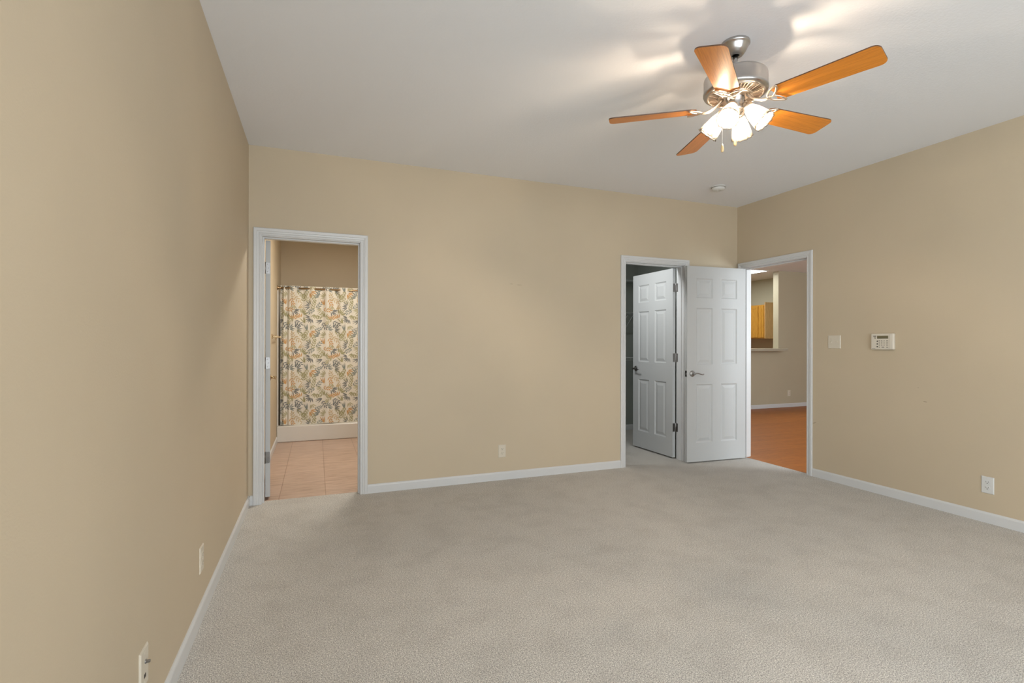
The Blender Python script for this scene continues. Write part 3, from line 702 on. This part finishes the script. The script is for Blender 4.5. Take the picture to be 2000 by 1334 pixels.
# lamp arms, shades and bulbs
LAZ = -149.1
neck = Vector((0.060, 0, zf(2.404))); tipv = Vector((0.136, 0, zf(2.316))); dirv = (tipv - neck).normalized(); SL = (tipv - neck).length
prof = [(0.0235, 0.0), (0.0250, 0.006), (0.0275, 0.014), (0.0325, 0.028), (0.0370, 0.045), (0.0410, 0.064), (0.0445, 0.083), (0.0475, 0.100), (0.0500, 0.112), (0.0525, SL + 0.002)]
def shade_fn(j, a, r, z):
    u = j / (len(prof) - 1)
    rr = r * (1 + 0.020 * (0.3 + 0.7 * u) * cos(12 * a))
    zz = z - (0.0045 * (1 - abs(cos(6 * a))) if j == len(prof) - 1 else 0) - (0.002 * (1 - abs(cos(6 * a))) if j == len(prof) - 2 else 0)
    return rr, zz
def make_shade(az):
    a = radians(az); Rz = Matrix.Rotation(a, 3, 'Z')
    c = Rz @ neck; d = Rz @ dirv
    mb = MB(); mb.lathe(prof, 96, c, 0, d, True, shade_fn)
    sh = mb.build('lamp_shade', 'shade_glass', fan)
    at = sh.data.attributes.new('clear', 'FLOAT', 'POINT')
    n = 96; rs_ = random.Random(int(az * 7) + 3); peaks = [(rs_.uniform(0, 2 * pi), rs_.uniform(0.03, 0.11), rs_.uniform(0.2, 0.5)) for _ in range(14)]
    for j in range(len(prof)):
        for i in range(n):
            an = 2 * pi * i / n
            v_ = 0.22 + 0.10 * cos(12 * an) + 0.08 * sin(2 * an + 3 * az)
            for pk, pw, ph in peaks:
                dd = (an - pk + pi) % (2 * pi) - pi; v_ += ph * math.exp(-(dd / pw) ** 2)
            if j >= len(prof) - 1: v_ = 0.55
            at.data[j * n + i].value = max(0.05, min(0.85, v_))
    rim = MB(); rp_ = []
    Q = Vector((0, 0, 1)).rotation_difference(d).to_matrix()
    for i in range(96):
        an = 2 * pi * i / 96; rr, zz = shade_fn(len(prof) - 1, an, *prof[-1]); rp_.append(c + Q @ Vector((rr * cos(an), rr * sin(an), zz)))
    rim.tube(rp_, 0.0009, 6, closed=True); rim.build('rim_outline', 'rim_refraction', sh)
    so = sh.modifiers.new('glass', 'SOLIDIFY'); so.thickness = 0.0018; so.offset = 0
    # fitter cup and curved arm
    mb = MB(); mb.lathe([(0, -0.030), (0.012, -0.030), (0.015, -0.026), (0.015, -0.014), (0.022, -0.010), (0.0265, -0.004), (0.0265, 0.006), (0.0235, 0.008), (0.0235, 0.002), (0, 0.002)], 36, c, 0, d)
    arm_ = [Rz @ Vector((0.024, 0, zf(2.404))), Rz @ Vector((0.034, 0, zf(2.409))), Rz @ Vector((0.044, 0, zf(2.414))), c - d * 0.028]
    mb.tube(arm_, 0.0075, 12)
    mb.build('lamp_arm', 'bulb_lit_nickel', fan)
    mb = MB(); mb.lathe([(0, 0.002), (0.012, 0.002), (0.0125, 0.024), (0.013, 0.030)], 24, c, 1, d)
    mb.lathe([(0.012, 0.028), (0.016, 0.036), (0.0205, 0.047), (0.0215, 0.056), (0.0195, 0.066), (0.013, 0.074), (0.005, 0.0775), (0, 0.078)], 24, c, 0, d)
    mb.lathe([(0, 0.046), (0.0045, 0.048), (0.0050, 0.055), (0.0045, 0.062), (0, 0.064)], 12, c, 2, d)
    mb.build('light_bulb', ['window_glass', 'ivory_plastic', 'bulb_glow'], sh)
for k in range(4): make_shade(LAZ + 90 * k)
# pull chains
for px, py, z0, z1 in ((1.8215, 1.900, 2.325, 2.196), (1.932, 1.93, 2.44, 2.252)):
    x, y = px - FX, py - FY
    mb = MB()
    rr = 0.0013
    mb.tube([(x * 0.22, y * 0.22, zf(2.40)), (x * 0.5, y * 0.5, zf(2.395)), (x * 0.85, y * 0.85, zf(2.37)), (x, y, zf(min(2.35, z0))), (x, y, zf(z1 + 0.03)), (x, y, zf(z1))] if px < 1.9 else [(x, y, zf(2.41)), (x, y, zf(2.34)), (x, y, zf(z1))], rr, 8)
    ch = mb.build('pull_chain', 'cord_white', fan)
    mb = MB(); mb.lathe([(0, 0.004), (0.003, 0.002), (0.0055, -0.010), (0.0068, -0.022), (0.0062, -0.032), (0.0045, -0.036), (0, -0.036)], 20, (x, y, zf(z1)))
    mb.build('chain_pull', 'pull_wood', ch)

# ------------------------------------------------------------------ shower stall, rod, curtain, towel bar
t = thing('shower_stall', 'off-white acrylic shower base with curb, behind the leaf print curtain', 'shower', (0.3, 6.9, 0))
O = (0.3, 6.9, 0)
mb = MB(); mb.box(BX + 0.001, BR - 0.001, 6.885, 7.0, -0.002, 0.198); mb.box(BX + 0.001, BR - 0.001, 7.0, BYE - 0.001, -0.002, 0.09)
mb.build('shower_base', 'acrylic_white', t, origin=O, bevel=0.012, seg=4)
mb = MB(); mb.box(BX + 0.001, BX + 0.016, 6.935, BYE - 0.001, 0.198, 1.90); mb.box(BX + 0.016, BR - 0.016, BYE - 0.016, BYE - 0.001, 0.09, 1.90); mb.box(BR - 0.016, BR - 0.001, 6.935, BYE - 0.001, 0.198, 1.90)
mb.build('surround_panel', 'acrylic_white', t, origin=O, bevel=0.004)
RY, RZ = 6.955, 1.932
t = thing('shower_rod', 'bronze shower rod with round wall flange carrying the leaf print curtain', 'shower rod', (BX, RY, RZ))
O = (BX, RY, RZ)
mb = MB(); mb.lathe([(0, 0.0), (0.0115, 0.0), (0.0115, BR - BX), (0, BR - BX)], 20, (BX, RY, RZ), 0, (1, 0, 0)); mb.build('rod', 'bronze_rod', t, origin=O)
for xx, d in ((BX, 1), (BR, -1)):
    mb = MB(); mb.lathe([(0, 0), (0.026, 0), (0.027, 0.005), (0.024, 0.010), (0.018, 0.014), (0.0165, 0.030), (0.018, 0.040), (0.0165, 0.045), (0.0116, 0.046)], 32, (xx, RY, RZ), 0, (d, 0, 0)); mb.build('wall_flange', 'bronze_rod', t, origin=O)
# curtain surface: y as function of x and z
CX0, CX1, CZ0, CZ1 = -0.423, 0.86, 0.200, 1.962
def cy_(x, z):
    d = (x - CX0)
    g = max(0.0, 1 - d / 0.16)
    fold = 0.016 * sin(2 * pi * d / 0.198 - 0.5) + 0.006 * sin(2 * pi * d / 0.083 + 1.3)
    low = (CZ1 - z) / (CZ1 - CZ0)
    wob = 0.005 * sin(2.1 * z + 9 * d) + 0.004 * sin(5 * z - 14 * d)
    gather = g * 0.026 * sin(2 * pi * d / 0.060 + 0.6 * sin(1.6 * z))
    return RY - 0.002 + fold * (1 - 0.62 * min(1, low * 2.5)) + wob * min(1, low * 6) + gather
def curtain():
    mb = MB(); nx, nz = 300, 90; vs = []
    for j in range(nz + 1):
        z = CZ0 + (CZ1 - CZ0) * j / nz
        for i in range(nx + 1):
            x = CX0 + (CX1 - CX0) * i / nx
            vs.append((x, cy_(x, z) + 0.0, z + (0.004 * sin(x * 11) if j == 0 else 0)))
    fs = [(j * (nx + 1) + i, j * (nx + 1) + i + 1, (j + 1) * (nx + 1) + i + 1, (j + 1) * (nx + 1) + i) for j in range(nz) for i in range(nx)]
    mb.add(vs, fs, 0, True)
    rnd = random.Random(11); placed = []
    def leaf(x, z, ang_, L, W_, mi):
        n = 7; vs = []; bend = rnd.uniform(-0.25, 0.25)
        for i in range(n + 1):
            u = i / n; wv = W_ * (sin(pi * min(1, u ** 0.85)) ** 0.85) * 0.5
            if i in (0, n): wv = 0.0004
            a_ = ang_ + bend * u; cx = x + L * u * cos(ang_ + bend * u * 0.5); cz = z + L * u * sin(ang_ + bend * u * 0.5)
            for s_ in (1, 0, -1):
                px, pz = cx - s_ * wv * sin(a_), cz + s_ * wv * cos(a_)
                px = min(CX1, max(CX0 + 0.001, px)); pz = min(CZ1 - 0.002, max(CZ0 + 0.005, pz))
                vs.append((px, cy_(px, pz) - 0.0012, pz))
        mb.add(vs, [(3 * i + q, 3 * i + q + 1, 3 * i + q + 4, 3 * i + q + 3) for i in range(n) for q in (0, 1)], mi, True)
    # repeating sprig layout (tile 0.46 x 0.50) of leaf sprays
    tile = []; tries = 0; TX, TZ = 0.455, 0.505
    kinds = [1, 3, 5, 1, 4, 3, 2, 6, 5, 3, 2, 4]
    while tries < 4000 and len(tile) < 46:
        tries += 1
        p = (rnd.random() * TX, rnd.random() * TZ)
        if all(min(abs(p[0] - q[0]), TX - abs(p[0] - q[0])) ** 2 + min(abs(p[1] - q[1]), TZ - abs(p[1] - q[1])) ** 2 > 0.062 ** 2 for q in tile):
            tile.append((p[0], p[1], rnd.uniform(0, 2 * pi), kinds[len(tile) % 12], rnd.choice([4, 5, 5, 6, 7]), rnd.random()))
    for tx in range(-1, 4):
        for tz in range(-1, 5):
            for (qx, qz, qa, mi, nl, sty) in tile:
                x, z = CX0 + tx * TX + qx, CZ0 + tz * TZ + qz
                if not (CX0 - 0.04 < x < CX1 + 0.04 and CZ0 - 0.04 < z < CZ1 + 0.04): continue
                rnd.seed(int(qx * 1e5) * 7 + int(qz * 1e5))
                dx, dz = cos(qa), sin(qa)
                if sty < 0.42:          # leaves fanned out from one point
                    for i in range(nl):
                        a_ = qa + (i - (nl - 1) / 2) * rnd.uniform(0.30, 0.40)
                        leaf(x - 0.04 * dx + 0.022 * cos(a_), z - 0.04 * dz + 0.022 * sin(a_), a_, rnd.uniform(0.052, 0.072), rnd.uniform(0.0115, 0.0145), mi)
                elif sty < 0.82:        # leaves in pairs along a thin stem
                    leaf(x - 0.055 * dx, z - 0.055 * dz, qa, 0.085, 0.0022, mi)
                    for i in range(3):
                        u = -0.045 + 0.028 * i
                        for s_ in (1, -1):
                            a_ = qa + s_ * rnd.uniform(0.60, 0.80)
                            leaf(x + u * dx + 0.004 * cos(a_), z + u * dz + 0.004 * sin(a_), a_, rnd.uniform(0.034, 0.046), rnd.uniform(0.0115, 0.014), mi)
                    leaf(x + 0.030 * dx, z + 0.030 * dz, qa, 0.040, 0.013, mi)
                else:                   # a few long slender blades
                    for i in range(3):
                        a_ = qa + (i - 1) * 0.28
                        leaf(x - 0.055 * dx + 0.012 * cos(a_), z - 0.055 * dz + 0.012 * sin(a_), a_, rnd.uniform(0.075, 0.098), 0.0115, mi)
    mats = ['curtain_cream', 'leaf_slate', 'leaf_teal', 'leaf_olive', 'leaf_sage', 'leaf_orange', 'leaf_tan']
    me_o = mb.build('shower_curtain', mats, origin=(CX0, RY, CZ0))
    return me_o
o = curtain(); tag(o, 'cream shower curtain printed with slate, olive and orange leaves', 'shower curtain')
# towel bar on the bathroom side wall
t = thing('towel_bar', 'brass towel bar with square posts on the bathroom side wall', 'towel bar', (BX, 6.35, 1.308)); O = (BX, 6.35, 1.308)
for yy in (6.13, 6.66):
    mb = MB(); mb.box(BX, BX + 0.012, yy - 0.026, yy + 0.026, 1.282, 1.334); mb.box(BX + 0.012, BX + 0.066, yy - 0.011, yy + 0.011, 1.297, 1.319); mb.build('post', 'brass', t, origin=O, bevel=0.003)
mb = MB(); mb.box(BX + 0.046, BX + 0.060, 6.13, 6.66, 1.301, 1.315); mb.build('bar', 'brass', t, origin=O, bevel=0.002)

# ------------------------------------------------------------------ closet wire shelves
def wire_shelf(z, label, braces):
    x0, x1, y0, y1 = 1.62, XR - 0.02, 5.86, 6.15
    t = thing('wire_shelf', label, 'shelf', (x0, y1, z), 0, 'closet wire shelves'); O = (x0, y1, z)
    mb = MB()
    for yy, zz, r in ((y0, z, 0.0035), (y0, z - 0.032, 0.0035), (y1 - 0.003, z, 0.003), ((y0 + y1) / 2, z - 0.004, 0.003)):
        mb.tube([(x0, yy, zz), (x1, yy, zz)], r, 8)
    mb.build('rail', 'wire_white', t, origin=O)
    mb = MB(); x = x0 + 0.01
    while x < x1:
        mb.tube([(x, y1, z + 0.002), (x, y0, z + 0.002), (x, y0 - 0.002, z - 0.032)], 0.0016, 5); x += 0.0254
    mb.build('deck_wires', 'wire_white', t, origin=O)
    for bx_ in braces:
        mb = MB(); mb.tube([(bx_, y0, z - 0.030), (bx_, y0 + 0.012, z - 0.042), (bx_, y1 - 0.003, z - 0.30)], 0.0045, 8); mb.build('brace', 'wire_white', t, origin=O)
    return t
wire_shelf(2.115, 'white wire shelf in the dark closet, topmost of the three', [2.6, 3.4])
wire_shelf(1.665, 'white wire shelf with slanted braces, in the middle of the dark closet', [2.7, 3.97, 4.06])
wire_shelf(1.040, 'white wire shelf beside the closet door handle, lowest of the three', [2.7, 3.5])

# ------------------------------------------------------------------ beyond the hall doorway
mb = MB(); mb.box(HXL + 0.1, 8.385, 7.05, 7.52, 1.10, 1.152); 
o = mb.build('bar_ledge', 'laminate_top', origin=(8.0, 7.28, 1.10), bevel=0.008, seg=3); tag(o, 'narrow tan countertop ledge on the pass-through half wall', 'countertop')
t = thing('kitchen_cabinet', 'oak wall cabinet with paler end panel seen through the pass-through', 'cabinet', (HX, 8.03, 1.355)); O = (HX, 8.03, 1.355)
mb = MB(); mb.box(8.88, HX - 0.001, 8.052, 9.30, 1.355, 2.075); mb.build('body', 'oak_cabinet', t, origin=O)
mb = MB(); mb.box(8.875, HX - 0.001, 8.032, 8.052, 1.352, 2.125); mb.build('end_panel', 'oak_side', t, origin=O, bevel=0.002)
def cab_door(y0, y1, z0, z1):
    mb = MB(); xf = 8.862
    fr = 0.055
    for a, b2, c_, d_ in ((y0, y0 + fr, z0, z1), (y1 - fr, y1, z0, z1), (y0 + fr, y1 - fr, z0, z0 + fr), (y0 + fr, y1 - fr, z1 - fr, z1)): mb.box(xf, 8.879, a, b2, c_, d_)
    d = mb.build('cabinet_door', 'oak_cabinet', t, origin=O, bevel=0.003)
    p = MB(); p.box(8.870, 8.8795, y0 + fr, y1 - fr, z0 + fr, z1 - fr); p.build('door_panel', 'oak_cabinet', d, origin=O)
cab_door(8.062, 8.188, 1.375, 2.05)
cab_door(8.215, 8.60, 1.375, 2.05)
cab_door(8.625, 9.01, 1.375, 2.05)
# flush ceiling light panel of the kitchen
t = thing('ceiling_light', 'bright flush rectangular light panel in the kitchen ceiling', 'ceiling light', (7.6, 7.9, HH)); O = (7.6, 7.9, HH)
mb = MB()
x0, x1, y0, y1 = 6.98, 8.185, 7.325, 8.55
for a, b2, c_, d_ in ((x0, x0 + 0.02, y0, y1), (x1 - 0.02, x1, y0, y1), (x0 + 0.02, x1 - 0.02, y0, y0 + 0.02), (x0 + 0.02, x1 - 0.02, y1 - 0.02, y1)): mb.box(a, b2, c_, d_, HH - 0.008, HH)
mb.build('frame', 'white_trim', t, origin=O)
mb = MB(); mb.box(x0 + 0.02, x1 - 0.02, y0 + 0.02, y1 - 0.02, HH - 0.006, HH); mb.build('diffuser', 'panel_glow', t, origin=O)
